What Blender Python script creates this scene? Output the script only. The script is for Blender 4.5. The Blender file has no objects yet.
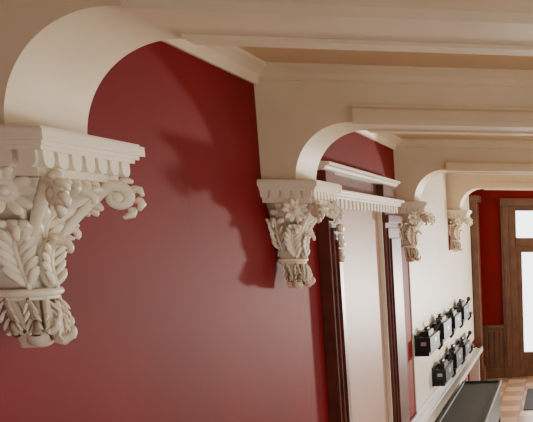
import bpy, bmesh, math
from mathutils import Vector, Matrix
C=bpy.context; S=C.scene
# ---------------------------------------------------------------- materials
def mat(name, col, rough=.5, spec=.5, noise=0.0, nscale=8, bump=0.0, bscale=60, metal=0, col2=None):
    m=bpy.data.materials.new(name); m.use_nodes=True
    nt=m.node_tree; b=nt.nodes['Principled BSDF']
    b.inputs['Base Color'].default_value=(*col,1); b.inputs['Roughness'].default_value=rough
    b.inputs['Specular IOR Level'].default_value=spec; b.inputs['Metallic'].default_value=metal
    tc=nt.nodes.new('ShaderNodeTexCoord')
    if noise>0 or col2:
        n=nt.nodes.new('ShaderNodeTexNoise'); n.inputs['Scale'].default_value=nscale; n.inputs['Detail'].default_value=5
        nt.links.new(tc.outputs['Object'],n.inputs['Vector'])
        r=nt.nodes.new('ShaderNodeValToRGB'); r.color_ramp.elements[0].position=.35; r.color_ramp.elements[1].position=.65
        c2=col2 or tuple(c*(1-noise) for c in col)
        r.color_ramp.elements[0].color=(*c2,1); r.color_ramp.elements[1].color=(*col,1)
        nt.links.new(n.outputs['Fac'],r.inputs['Fac']); nt.links.new(r.outputs['Color'],b.inputs['Base Color'])
    if bump>0:
        n2=nt.nodes.new('ShaderNodeTexNoise'); n2.inputs['Scale'].default_value=bscale; n2.inputs['Detail'].default_value=4
        nt.links.new(tc.outputs['Object'],n2.inputs['Vector'])
        bp=nt.nodes.new('ShaderNodeBump'); bp.inputs['Strength'].default_value=bump; bp.inputs['Distance'].default_value=.01
        nt.links.new(n2.outputs['Fac'],bp.inputs['Height']); nt.links.new(bp.outputs['Normal'],b.inputs['Normal'])
    return m
M_beam=mat('cream_beam_paint',(.70,.57,.38),.5,.3,noise=.10,nscale=3,bump=.05,bscale=12)
M_ceil=mat('tan_ceiling_paint',(.64,.45,.25),.55,.3,noise=.08,nscale=2,bump=.05,bscale=15)
M_red=mat('red_wall_paint',(.165,.0050,.0055),.60,.10,noise=.22,nscale=1.6,bump=.12,bscale=6)
# faint wallpaper-width joints in the red wall (bump only)
nt=M_red.node_tree; b=nt.nodes['Principled BSDF']; tc=[n for n in nt.nodes if n.type=='TEX_COORD'][0]; bp=[n for n in nt.nodes if n.type=='BUMP'][0]
sx=nt.nodes.new('ShaderNodeSeparateXYZ'); nt.links.new(tc.outputs['Object'],sx.inputs[0])
def mth(op,a,bv):
    n=nt.nodes.new('ShaderNodeMath'); n.operation=op
    nt.links.new(a,n.inputs[0]); n.inputs[1].default_value=bv; return n.outputs[0]
v=mth('ADD',sx.outputs['Y'],10-2.42); v=mth('DIVIDE',v,1.05); v=mth('FRACT',v,0); v=mth('GREATER_THAN',v,.012)
bp2=nt.nodes.new('ShaderNodeBump'); bp2.inputs['Strength'].default_value=.8; bp2.inputs['Distance'].default_value=.008
nt.links.new(v,bp2.inputs['Height']); nt.links.new(bp.outputs['Normal'],bp2.inputs['Normal']); nt.links.new(bp2.outputs['Normal'],b.inputs['Normal'])
M_wood=mat('dark_red_wood',(.12,.024,.012),.36,.45,noise=.45,nscale=9)
M_brown=mat('brown_wood',(.12,.048,.020),.38,.5,noise=.4,nscale=7)
M_pale=mat('pale_plaster',(.60,.56,.46),.4,.5,noise=.06,nscale=2)
M_tan=mat('tan_panel',(.38,.22,.15),.45,.35,noise=.12,nscale=1.5)
M_white=mat('white_trim_paint',(.76,.70,.58),.35,.5)
M_metal=mat('pale_metal',(.60,.60,.58),.3,.5,metal=.4)
M_black=mat('black_iron',(.010,.010,.012),.4,.4)
M_label=mat('grey_metal_plate',(.45,.46,.45),.35,.5,metal=.5)
M_dark=mat('dark_green_top',(.012,.017,.014),.5,.3)
M_mat=mat('mat_rubber',(.03,.03,.035),.8,.2)
M_orn=mat('crevice_brown_plaster',(.74,.66,.53),.36,.5)
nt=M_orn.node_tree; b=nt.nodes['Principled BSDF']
g=nt.nodes.new('ShaderNodeNewGeometry'); r=nt.nodes.new('ShaderNodeValToRGB')  # pointiness ramp: brown in the crevices, cream on the raised carving
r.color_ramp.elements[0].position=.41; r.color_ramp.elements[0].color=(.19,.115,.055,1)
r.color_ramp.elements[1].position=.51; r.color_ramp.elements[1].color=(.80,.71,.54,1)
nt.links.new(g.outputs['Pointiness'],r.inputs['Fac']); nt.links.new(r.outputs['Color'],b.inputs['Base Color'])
M_floor=mat('tile_floor',(.2,.1,.05),.3,.5)
nt=M_floor.node_tree; b=nt.nodes['Principled BSDF']; tc=nt.nodes.new('ShaderNodeTexCoord')
br=nt.nodes.new('ShaderNodeTexBrick'); br.inputs['Scale'].default_value=1; br.inputs['Brick Width'].default_value=.3; br.offset=0
br.inputs['Row Height'].default_value=.3; br.inputs['Mortar Size'].default_value=.006
ck=nt.nodes.new('ShaderNodeTexChecker'); ck.inputs['Scale'].default_value=1/.3
ck.inputs['Color1'].default_value=(.38,.26,.17,1); ck.inputs['Color2'].default_value=(.26,.16,.10,1)
nt.links.new(tc.outputs['Object'],ck.inputs['Vector']); nt.links.new(ck.outputs['Color'],br.inputs['Color1']); nt.links.new(ck.outputs['Color'],br.inputs['Color2'])
br.inputs['Mortar'].default_value=(.10,.07,.05,1)
nt.links.new(tc.outputs['Object'],br.inputs['Vector']); nt.links.new(br.outputs['Color'],b.inputs['Base Color'])
# ---------------------------------------------------------------- mesh helpers
def finish(bm,name,mats,smooth=False,bevel=0,loc=(0,0,0)):
    bmesh.ops.recalc_face_normals(bm,faces=bm.faces)
    me=bpy.data.meshes.new(name); bm.to_mesh(me); bm.free()
    for m in (mats if isinstance(mats,(list,tuple)) else [mats]): me.materials.append(m)
    o=bpy.data.objects.new(name,me); S.collection.objects.link(o); o.location=loc
    if smooth:
        for p in me.polygons: p.use_smooth=True
    if bevel:
        md=o.modifiers.new('bevel','BEVEL'); md.width=bevel; md.segments=2; md.limit_method='ANGLE'; md.angle_limit=math.radians(40)
    return o
def box(bm,x0,x1,y0,y1,z0,z1,mi=0):
    v=[bm.verts.new((x,y,z)) for x in(x0,x1) for y in(y0,y1) for z in(z0,z1)]
    for f in((0,1,3,2),(4,6,7,5),(0,4,5,1),(2,3,7,6),(0,2,6,4),(1,5,7,3)):
        fc=bm.faces.new([v[i] for i in f]); fc.material_index=mi
def prism(bm,poly,axis,a,b_,mi=0):
    def P(p,c): return (p[0],c,p[1]) if axis=='y' else (c,p[0],p[1])
    A=[bm.verts.new(P(p,a)) for p in poly]; B=[bm.verts.new(P(p,b_)) for p in poly]
    n=len(poly)
    for i in range(n):
        f=bm.faces.new((A[i],A[(i+1)%n],B[(i+1)%n],B[i])); f.material_index=mi
    for L in(A,B[::-1]):
        f=bm.faces.new(L); f.material_index=mi
def tube(bm,pts,rad,n=8,mi=0,flat=None):
    """swept tube; flat squashes the section towards the carved surface"""
    pts=[Vector(p) for p in pts]; rings=[]
    up=Vector((0,0,1)); prev=None
    for i,p in enumerate(pts):
        t=(pts[min(i+1,len(pts)-1)]-pts[max(i-1,0)]).normalized()
        if prev is None:
            a=t.cross(up)
            if a.length<.05: a=t.cross(Vector((1,0,0)))
            a.normalize()
        else:
            a=(prev-t*prev.dot(t)).normalized()
        prev=a; c=t.cross(a); rr=rad[i] if hasattr(rad,'__len__') else rad
        ring=[]
        for k in range(n):
            d=(a*math.cos(2*math.pi*k/n)+c*math.sin(2*math.pi*k/n))*rr
            if flat is not None:
                nn=Vector((p.x*.6+.03,p.y,0)).normalized(); d-=nn*d.dot(nn)*(1-flat)
            ring.append(bm.verts.new(p+d))
        rings.append(ring)
    for i in range(len(rings)-1):
        for k in range(n):
            f=bm.faces.new((rings[i][k],rings[i][(k+1)%n],rings[i+1][(k+1)%n],rings[i+1][k])); f.material_index=mi
    for R in(rings[0],rings[-1]):
        f=bm.faces.new(R); f.material_index=mi
def blob(bm,mtx,u=12,v=8,mi=0):
    r=bmesh.ops.create_uvsphere(bm,u_segments=u,v_segments=v,radius=1,matrix=mtx)
    for vv in r['verts']:
        for f in vv.link_faces: f.material_index=mi
# ---------------------------------------------------------------- dimensions
WX=-1.4; XR=3.0; ZC=3.25; ZB=3.0; ZS=2.727; YE=11.85; YN=-1.2
T=.285; BEAMS=[1.972,3.76,6.54,9.32]
# ---------------------------------------------------------------- room shell
bm=bmesh.new(); box(bm,WX-.15,XR+.15,YN,YE+.15,-.1,0); finish(bm,'floor',M_floor)
bm=bmesh.new(); box(bm,WX-.15,XR+.15,YN,YE+.15,ZC,ZC+.1); finish(bm,'ceiling',M_ceil)
bm=bmesh.new(); box(bm,WX-.15,WX,YN,YE+.15,0,ZC); finish(bm,'wall_left',M_red)
dx0,dx1=-.84,.42; dz=2.86
wx0,wx1=1.0,2.6
bm=bmesh.new(); box(bm,WX,dx0,YE,YE+.15,0,ZC); box(bm,dx0,dx1,YE,YE+.15,dz,ZC)
box(bm,dx1,wx0,YE,YE+.15,0,ZC); box(bm,wx0,wx1,YE,YE+.15,0,.6); box(bm,wx0,wx1,YE,YE+.15,2.5,ZC); box(bm,wx1,XR,YE,YE+.15,0,ZC)
finish(bm,'wall_far',M_red)
bm=bmesh.new()
box(bm,WX,0,YN-.15,YN,0,ZC); box(bm,1.2,XR,YN-.15,YN,0,ZC); box(bm,0,1.2,YN-.15,YN,0,.9); box(bm,0,1.2,YN-.15,YN,2.5,ZC)
finish(bm,'wall_near',M_pale)
wins=[(.3,2.6),(4.2,6.6),(8.0,10.6)]
bm=bmesh.new(); y=YN
for a,b2 in wins:
    box(bm,XR,XR+.15,y,a,0,ZC); box(bm,XR,XR+.15,a,b2,0,.5); box(bm,XR,XR+.15,a,b2,2.6,ZC); y=b2
box(bm,XR,XR+.15,y,YE+.15,0,ZC); finish(bm,'wall_right',M_pale)
for i,(a,b2) in enumerate(wins):
    bm=bmesh.new()
    for yy in (a,(a+b2)/2-.03,b2-.06): box(bm,XR+.03,XR+.1,yy,yy+.06,.5,2.6)
    for zz in (.5,1.5,2.54): box(bm,XR+.03,XR+.1,a,b2,zz,zz+.06)
    finish(bm,'window_%d'%(i+1),M_white)
bm=bmesh.new()
for xx in (wx0,1.77,wx1-.06): box(bm,xx,xx+.06,YE+.03,YE+.1,.6,2.5)
for zz in (.6,1.5,2.44): box(bm,wx0,wx1,YE+.03,YE+.1,zz,zz+.06)
finish(bm,'window_4',M_brown)
bm=bmesh.new()
x1=dx0-.12
box(bm,WX,x1,YE-.03,YE,0,.85); box(bm,WX,x1,YE-.06,YE,.85,.9); box(bm,WX,x1,YE-.05,YE,0,.16)
for i in range(5): box(bm,WX+.02+i*.085,WX+.08+i*.085,YE-.045,YE,.2,.8)
finish(bm,'trim_wainscot',M_brown,bevel=.004)
# door with transom
bm=bmesh.new()
box(bm,dx0-.12,dx0,YE-.06,YE,0,dz+.1); box(bm,dx1,dx1+.12,YE-.06,YE,0,dz+.1); box(bm,dx0-.12,dx1+.12,YE-.08,YE,dz,dz+.12)
box(bm,dx0-.08,dx0-.04,YE-.08,YE-.06,.2,dz)
box(bm,dx0,dx0+.12,YE-.02,YE+.1,0,dz); box(bm,dx1-.12,dx1,YE-.02,YE+.1,0,dz)
box(bm,dx0+.1,dx1-.1,YE-.02,YE+.1,2.2,2.34); box(bm,dx0+.1,dx1-.1,YE,YE+.1,2.78,dz)
box(bm,dx0+.12,dx0+.20,YE+.02,YE+.08,0,2.2); box(bm,-.29,-.13,YE+.02,YE+.08,0,2.2); box(bm,dx1-.20,dx1-.12,YE+.02,YE+.08,0,2.2)
box(bm,dx0+.2,dx1-.2,YE+.02,YE+.08,0,.42); box(bm,dx0+.2,dx1-.2,YE+.02,YE+.08,2.10,2.2); box(bm,dx0+.28,dx1-.3,YE+.01,YE+.09,.12,.32)
finish(bm,'door_1',M_brown,bevel=.004)
# ---------------------------------------------------------------- beams with haunch
def beam(name,yc):
    y0,y1=yc-T/2,yc+T/2; bm=bmesh.new(); R=.262; xs=-1.245
    poly=[(WX,ZC),(WX,ZS),(xs,ZS)]
    for i in range(1,49):
        a=math.pi/2*i/48
        poly.append((xs+R*(1-math.cos(a)),ZS+(ZB-ZS)*math.sin(a)))
    poly+=[(XR,ZB),(XR,ZC)]
    prism(bm,poly,'y',y0,y1)
    xm=-.965
    for s,yy in((-1,y0),(1,y1)):
        prof=[(yy,ZB+.085),(yy+s*.010,ZB+.085),(yy+s*.012,ZB+.072),(yy+s*.024,ZB+.06),(yy+s*.028,ZB+.04),(yy+s*.028,ZB+.012),(yy+s*.02,ZB-.010),(yy-s*.05,ZB-.010),(yy-s*.055,ZB+.01),(yy-s*.055,ZB+.02),(yy,ZB+.02)]
        prism(bm,prof,'x',xm,XR)
        prof=[(yy,ZC),(yy+s*.07,ZC),(yy+s*.07,ZC-.012),(yy+s*.055,ZC-.02),(yy+s*.03,ZC-.035),(yy+s*.014,ZC-.055),(yy+s*.014,ZC-.066),(yy,ZC-.066)]
        prism(bm,prof,'x',WX,XR)
    bmesh.ops.recalc_face_normals(bm,faces=bm.faces)
    for f in bm.faces: f.smooth=True
    for e in bm.edges:
        if e.is_manifold and e.calc_face_angle(0)>.3: e.smooth=False
    return finish(bm,name,M_beam)
for yc in BEAMS: beam('ceiling_beam',yc)
bm=bmesh.new()
ys=[YN]+sum([[c-T/2,c+T/2] for c in BEAMS],[])+[YE]
for i in range(0,len(ys),2):
    prof=[(WX,ZC),(WX+.085,ZC),(WX+.085,ZC-.015),(WX+.065,ZC-.024),(WX+.035,ZC-.045),(WX+.018,ZC-.075),(WX+.018,ZC-.088),(WX,ZC-.088)]
    prism(bm,prof,'y',ys[i],ys[i+1])
finish(bm,'trim_crown',M_beam,bevel=.002)
# ---------------------------------------------------------------- corbel
KZ=[-.08,-.12,-.16,-.21,-.27,-.33,-.375,-.40,-.44,-.48,-.505,-.53]
KX=[.205,.180,.145,.114,.092,.084,.080,.070,.066,.050,.032,.008]
KY=[.130,.114,.090,.070,.055,.048,.045,.042,.040,.032,.021,.005]
K0=[0,0,0,0,.006,.018,.030,.038,.046,.056,.062,.066]
def lerp(z,K):
    if z>=KZ[0]: return K[0]
    for i in range(len(KZ)-1):
        if z>=KZ[i+1]:
            t=(KZ[i]-z)/(KZ[i]-KZ[i+1]); return K[i]*(1-t)+K[i+1]*t
    return K[-1]
def surf(th,z,off=0):
    px,hy=lerp(z,KX),lerp(z,KY); e=.75; x0=lerp(z,K0)
    th=max(-3.14,min(3.14,th))
    c,s=math.cos(th),math.sin(th)
    x=px*abs(c)**e*(1 if c>=0 else -1); y=hy*abs(s)**e*(1 if s>=0 else -1)
    if c<0: x*=x0/max(px,.001)*.6
    n=Vector((c*hy,s*px,0)).normalized()
    p=Vector((x+x0,y,z))+n*off; p.x=max(p.x,.001); return p
def leaf(bm,th0,z0,z1,W,base=.006,curl=.05,pairs=4,fat=1.0,up=.34):
    """carved acanthus leaf: backing blade, raised midrib, plump pinnate lobes with turned-over tips"""
    sg=1 if z1>z0 else -1; L=abs(z1-z0)
    def O(s): return base+curl*max(0,(s-.35)/.65)**1.9
    def P(s,lat,o=0):
        zz=z0+sg*L*(s if s<.84 else .84+(s-.84)*(1-(s-.84)/.16*1.1))
        R=(lerp(zz,KX)+lerp(zz,KY))*.5+O(s)+o
        return surf(max(-1.75,min(1.75,th0+lat/R)),zz,O(min(s,1.15))+o)
    def width(s): return W*(.45+.62*math.sin(math.pi*min(1,s)**.8*.86))
    NS,NT=14,8; top=[];bot=[]
    for i in range(NS+1):
        s=i/NS*.95; w=width(s)*.62*(1 if s<.75 else max(.25,1-(s-.75)*3))
        top.append([bm.verts.new(P(s,w*(-1+2*j/NT),.006-.006*abs(-1+2*j/NT))) for j in range(NT+1)])
        bot.append([bm.verts.new(P(s,w*(-1+2*j/NT),-.006-.006*abs(-1+2*j/NT))) for j in range(NT+1)])
    for i in range(NS):
        for j in range(NT):
            bm.faces.new((top[i][j],top[i][j+1],top[i+1][j+1],top[i+1][j])); bm.faces.new((bot[i][j],bot[i+1][j],bot[i+1][j+1],bot[i][j+1]))
        bm.faces.new((top[i][0],top[i+1][0],bot[i+1][0],bot[i][0])); bm.faces.new((top[i][NT],bot[i][NT],bot[i+1][NT],top[i+1][NT]))
    for j in range(NT):
        bm.faces.new((top[NS][j],top[NS][j+1],bot[NS][j+1],bot[NS][j])); bm.faces.new((top[0][j],bot[0][j],bot[0][j+1],top[0][j+1]))
    pts=[];rad=[]
    for i in range(18):
        s=i/17*1.0; pts.append(P(s,0,.010)); rad.append((.005+.003*s)*fat if s<.7 else (.007+.010*math.sin((s-.7)/.3*math.pi*.75))*fat)
    last=pts[-1]; n=Vector((math.cos(th0),math.sin(th0),0))
    for k in range(1,6):
        a=k/5*2.2; pts.append(last+n*(.020*math.sin(a))*1+Vector((0,0,-sg*.018*(1-math.cos(a))))); rad.append(.012*fat*(1-k/5*.55))
    tube(bm,pts,rad,10)
    for k in range(pairs):
        s0=.06+k*(.80/pairs); wl=width(s0+.2); 
        for side in(-1,1):
            pts=[];rad=[]
            for i in range(9):
                q=i/8
                pts.append(P(min(1.0,s0+up*(q**1.0)*(1-.25*q)),side*wl*(.10+.90*q**.85),.006+.012*math.sin(q*math.pi*.9)+.016*q**3))
                rad.append(fat*W*.25*(.35+.75*math.sin(math.pi*(.12+.74*q))**.8)*(1 if q<.85 else .7))
            tube(bm,pts,rad,10,flat=.62)
def rosette(bm,c,nrm,r):
    nrm=Vector(nrm).normalized(); q=nrm.to_track_quat('Z','Y').to_matrix().to_4x4(); L=Matrix.Translation(c)@q
    blob(bm,L@Matrix.Translation((0,0,r*.26))@Matrix.Diagonal((r*.24,r*.24,r*.22,1)))
    blob(bm,L@Matrix.Translation((0,0,-r*.15))@Matrix.Diagonal((r*.6,r*.6,r*.4,1)))
    for k in range(5):
        a=k*math.pi*2/5+.3
        for sg in(-1,1):
            blob(bm,L@Matrix.Rotation(a+sg*.24,4,'Z')@Matrix.Translation((r*.66,0,0))@Matrix.Rotation(-.45,4,'Y')@Matrix.Diagonal((r*.44,r*.25,r*.17,1)))
def corbel_mesh():
    bm=bmesh.new()
    NZ,NT=44,40; rows=[]
    for i in range(NZ+1):
        z=-.075+(-.53+.075)*i/NZ
        rows.append([bm.verts.new(surf(-math.pi+2*math.pi*j/NT,z,-.006)) for j in range(NT+1)])
    for i in range(NZ):
        for j in range(NT): bm.faces.new((rows[i][j],rows[i][j+1],rows[i+1][j+1],rows[i+1][j]))
    for th in(-1.45,1.45): leaf(bm,th,-.34,-.165,.034,.002,.028,4)
    leaf(bm,0,-.30,-.105,.046,.002,.045,5)
    for th in(-.78,.78): leaf(bm,th,-.378,-.195,.040,.006,.036,6)
    leaf(bm,0,-.378,-.235,.032,.012,.030,5)
    # drooping tuft closing to a rounded pendant with one tip turned out
    for th in(-1.5,-.9,-.3,.3,.9,1.5): leaf(bm,th,-.398,-.500,.017,.004,.004,4,up=.42,fat=.85)
    leaf(bm,0,-.41,-.525,.018,.008,.026,4,up=.42,fat=.95)
    blob(bm,Matrix.Translation((.080,0,-.500))@Matrix.Diagonal((.032,.026,.030,1)))
    for z,rr,o in((-.386,.011,.014),(-.400,.006,.011)):
        tube(bm,[surf(-math.pi*.62+math.pi*1.24*j/32,z,o) for j in range(33)],rr,8)
    for sg in(-1,1):
        # leafy scroll rising to the outer corner and rolled outward
        d=Vector((.86,sg*.51,0)).normalized(); c=Vector((.226,sg*.118,-.146))
        def sp(a,r): return c+d*(math.cos(a)*r)+Vector((0,0,1))*(math.sin(a)*r)
        A=surf(sg*.42,-.30,.016); B=sp(2.5,.034); pts=[];rad=[]
        M1=surf(sg*.46,-.22,.030)
        for i in range(12):
            q=i/12; pts.append(A*(1-q)**2+M1*2*q*(1-q)+B*q*q); rad.append(.007+.009*q)
        for i in range(24):
            q=i/23; pts.append(sp(2.5-q*6.6,.034*(1-.72*q))); rad.append(.017-.006*q)
        tube(bm,pts,rad,10)
        blob(bm,Matrix.Translation(c)@Matrix.Diagonal((.017,.017,.017,1)),10,6)
        # lobes frilling the outside of the scroll
        for k in range(5):
            a=2.2-k*.75; p0=sp(a,.036); p1=sp(a-.25,.052); p2=sp(a-.6,.056)
            off=Vector((0,sg*.010,0))
            tube(bm,[p0+off,(p0+p1)/2+off,p1+off*.6,p2],[.009,.011,.010,.005],8)
        for k in range(4):
            q=k/3; b0=surf(sg*(.50+.06*k),-.265+.030*k,.024+.006*k); e=b0+Vector((.004,sg*(.024+.004*k),.020)); m=(b0+e)/2+Vector((.008,sg*.006,.010))
            tube(bm,[b0,(b0+m)/2,m,(m+e)/2,e,e+Vector((.006,0,-.008))],[.006,.009,.011,.010,.007,.004],8)
        rosette(bm,Vector((.140,sg*.146,-.142)),(.5,sg*.87,-.1),.055)
        for k,(x,y,z) in enumerate([(.055,.128,-.118),(.035,.120,-.150),(.060,.105,-.190)]):
            blob(bm,Matrix.Translation((x,sg*y,z))@Matrix.Diagonal((.018,.014,.016,1)),10,6)
    for y in(-.052,-.018,.018,.052): blob(bm,Matrix.Translation((.208,y,-.118))@Matrix.Diagonal((.016,.016,.016,1)),10,6)
    for f in bm.faces: f.smooth=True
    box(bm,0,.216,-.150,.150,-.108,-.05)
    def tongue(c,w=.0175):
        return [(c-w,-.05),(c-w,-.074),(c-w*.8,-.083),(c-w*.4,-.089),(c+w*.4,-.089),(c+w*.8,-.083),(c+w,-.074),(c+w,-.05)]
    for k in range(7): prism(bm,tongue(-.1455+k*.0485),'x',.216,.240)
    for sg in(-1,1):
        for k in range(5): prism(bm,tongue(.018+k*.0485),'y',sg*.150,sg*.172)
    for(x,y,a,b2)in((.246,.178,-.052,-.042),(.254,.186,-.042,-.032),(.264,.196,-.032,-.006),(.256,.188,-.006,0)):
        box(bm,0,x,-y,y,a,b2)
    bm.normal_update()
    bmesh.ops.recalc_face_normals(bm,faces=bm.faces)
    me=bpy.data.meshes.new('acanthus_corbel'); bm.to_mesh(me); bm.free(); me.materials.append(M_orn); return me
me=corbel_mesh()
for yc in BEAMS:
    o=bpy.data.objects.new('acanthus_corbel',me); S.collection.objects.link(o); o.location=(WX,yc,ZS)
# ---------------------------------------------------------------- framed panel bay 2
def empty(name,loc=(0,0,0)):
    e=bpy.data.objects.new(name,None); S.collection.objects.link(e); e.location=loc; return e
def pier(y0,y1):
    e=empty('pier_mirror_frame',(WX,y0,0))
    def add(nm,bm,m,bv=.003):
        o=finish(bm,nm,m,bevel=bv); o.parent=e; o.matrix_parent_inverse=Matrix.Translation((-WX,-y0,0))
    bm=bmesh.new(); box(bm,WX,WX+.02,y0+.1,y1-.1,.3,2.64); add('pale_panel',bm,M_tan)
    bm=bmesh.new()
    for a,w_ in((y0,.17),(y1-.42,.42)):
        box(bm,WX,WX+.07,a,a+w_,0,2.83); box(bm,WX+.07,WX+.085,a+.03,a+w_-.03,.35,2.5); box(bm,WX+.085,WX+.10,a+.055,a+w_-.055,.42,2.42); box(bm,WX,WX+.1,a-.01,a+w_+.01,0,.3)
        box(bm,WX,WX+.1,a-.01,a+w_+.01,2.54,2.60)
    add('posts',bm,M_wood)
    bm=bmesh.new()
    for a in(y0+.17,y1-.435): box(bm,WX,WX+.05,a,a+.015,.3,2.64)
    for a in(y0+.085,):
        for z,r in((2.50,.03),(2.45,.022),(2.41,.032),(2.36,.02),(2.32,.026)):
            blob(bm,Matrix.Translation((WX+.105,a,z))@Matrix.Diagonal((r*.8,r,r*.9,1)),10,6)
    add('bead',bm,M_white)
    bm=bmesh.new()
    prism(bm,[(WX,2.64),(WX+.06,2.64),(WX+.06,2.665),(WX+.10,2.675),(WX+.10,2.70),(WX+.13,2.71),(WX+.13,2.725),(WX,2.725)],'y',y0+.06,y1+.02)
    n=int((y1-y0-.08)/.085)
    for k in range(n): box(bm,WX+.06,WX+.098,y0+.08+k*.085,y0+.125+k*.085,2.62,2.675)
    prism(bm,[(WX,2.83),(WX+.05,2.83),(WX+.07,2.84),(WX+.08,2.855),(WX+.10,2.865),(WX+.10,2.88),(WX,2.88)],'y',y0-.02,y1+.04)
    add('cornice',bm,M_white,.002)
    bm=bmesh.new(); box(bm,WX,WX+.02,y0,y1,2.725,2.83); add('frieze',bm,M_wood)
pier(4.34,6.10)
bm=bmesh.new(); box(bm,WX,WX+.012,6.76,9.1,.75,ZC-.09); box(bm,WX,WX+.012,9.1,9.54,.75,2.22); box(bm,WX,WX+.012,9.54,11.3,.75,ZC-.09); finish(bm,'wall_panel_pale',M_pale)
bm=bmesh.new(); box(bm,WX,WX+.12,11.35,11.6,0,3.0); box(bm,WX,WX+.15,11.32,11.63,0,.25); box(bm,WX,WX+.16,11.31,11.64,2.9,3.0); finish(bm,'wood_pilaster',M_brown,bevel=.005)
bm=bmesh.new()
box(bm,WX+.013,WX+.19,6.0,10.8,.67,.69); box(bm,WX+.013,WX+.04,6.0,10.8,.69,.76); box(bm,WX+.17,WX+.20,6.0,10.8,.65,.71); box(bm,WX+.09,WX+.11,6.0,10.8,.69,.70)
for y in(6.2,7.7,9.2,10.6): box(bm,WX+.013,WX+.16,y,y+.04,.0,.67)
finish(bm,'wall_shelf',M_metal,bevel=.003)
# black wall racks with boxes, plates and curled hooks
def rack(y0,y1,z):
    bm=bmesh.new(); x0=WX+.014
    box(bm,x0,x0+.02,y0,y1,z-.10,z+.09); box(bm,x0,x0+.13,y0,y1,z-.11,z-.08)
    n=int((y1-y0)/.80)
    for k in range(n):
        y=y0+.30+k*.80; x=x0+.02; h=.03*(k%2)
        box(bm,x,x+.12,y-.26,y+.24,z-.08,z+.06+h)
        box(bm,x+.02,x+.09,y-.16,y+.08,z+.06+h,z+.11+h)
        blob(bm,Matrix.Translation((x+.05,y-.05,z+.125+h))@Matrix.Diagonal((.025,.06,.025,1)),10,6)
        box(bm,x+.120,x+.124,y-.06,y+.05,z-.01,z+.03,1)
        box(bm,x+.03,x+.08,y-.264,y-.260,z-.015,z+.02,1)
        y+=.37
        tube(bm,[(x,y,z),(x+.03,y,z-.04),(x+.06,y,z-.12),(x+.09,y,z-.15),(x+.115,y,z-.11),(x+.12,y,z-.05)],.018,8)
        tube(bm,[(x,y,z+.02),(x+.05,y,z+.04),(x+.08,y,z+.09),(x+.10,y,z+.13)],.016,8)
        blob(bm,Matrix.Translation((x+.10,y,z+.135))@Matrix.Diagonal((.030,.030,.030,1)),10,6)
    finish(bm,'coat_rack',[M_black,M_label])
rack(6.80,10.2,1.40); rack(7.6,10.2,.93)
e=empty('console_table',(-.95,7.1,0))
bm=bmesh.new(); box(bm,-1.17,-.72,5.9,8.3,.66,.70); box(bm,-1.17,-1.14,5.9,8.3,.70,.72); box(bm,-.75,-.72,5.9,8.3,.70,.72); box(bm,-1.14,-.75,8.27,8.3,.70,.72)
o=finish(bm,'top',M_dark,bevel=.005); o.parent=e; o.matrix_parent_inverse=Matrix.Translation((.95,-7.1,0))
bm=bmesh.new(); box(bm,-1.15,-.74,5.95,8.25,.30,.66)
for x in(-1.15,-.79):
    for y in(5.95,8.2): box(bm,x,x+.05,y,y+.05,0,.30)
o=finish(bm,'apron_and_legs',M_dark,bevel=.004); o.parent=e; o.matrix_parent_inverse=Matrix.Translation((.95,-7.1,0))
bm=bmesh.new(); box(bm,-.55,.35,9.6,10.9,.0,.012); finish(bm,'door_mat',M_mat,bevel=.003)
# ---------------------------------------------------------------- lights
w=bpy.data.worlds.new('World'); S.world=w; w.use_nodes=True
bg=w.node_tree.nodes['Background']; bg.inputs['Color'].default_value=(.95,.97,1,1); bg.inputs['Strength'].default_value=4.5
def area(name,loc,rot,sx,sy,p,col):
    l=bpy.data.lights.new(name,'AREA'); l.shape='RECTANGLE'; l.size=sx; l.size_y=sy; l.energy=p; l.color=col
    o=bpy.data.objects.new(name,l); S.collection.objects.link(o); o.location=loc; o.rotation_euler=rot; return o
for i,(a,b2) in enumerate(wins):
    area('window_daylight',(XR-.02,(a+b2)/2,1.5),(0,math.radians(90),0),1.9,b2-a-.1,[4,8,16][i],(1,.93,.84))
area('near_window_daylight',(.6,YN+.03,1.7),(math.radians(90),0,0),1.1,1.4,6,(.90,.95,1))
area('far_window_daylight',((wx0+wx1)/2-.2,YE-.03,1.45),(math.radians(-90),0,0),.34,.40,400,(1,.90,.78))
area('door_daylight',(-.2,YE-.1,1.6),(math.radians(-90),0,0),.9,1.6,10,(1,.97,.92))
for y in(3.3,6.8):  # added unseen point fills that supply the warm bounce on the beams
    l=bpy.data.lights.new('warm_fill','POINT'); l.energy=12; l.color=(1,.68,.40); l.shadow_soft_size=.05
    o=bpy.data.objects.new('warm_fill',l); S.collection.objects.link(o); o.location=(1.4,y,1.9)
# ---------------------------------------------------------------- camera
a=math.radians(8); b_=math.radians(8); sa,ca,sb,cb=math.sin(a),math.cos(a),math.sin(b_),math.cos(b_)
F=Vector((sa*cb,ca*cb,-sb)); R=Vector((ca,-sa,0)); U=R.cross(F)
cam=bpy.data.cameras.new('camera'); co=bpy.data.objects.new('camera',cam); S.collection.objects.link(co)
co.matrix_world=Matrix((( R.x,U.x,-F.x,0),(R.y,U.y,-F.y,0),(R.z,U.z,-F.z,2.5),(0,0,0,1)))
cam.sensor_width=36; cam.lens=36*700/533; cam.shift_x=(266.5-659.4)/533; cam.shift_y=(326.4-211)/533
cam.clip_start=.02
S.camera=co
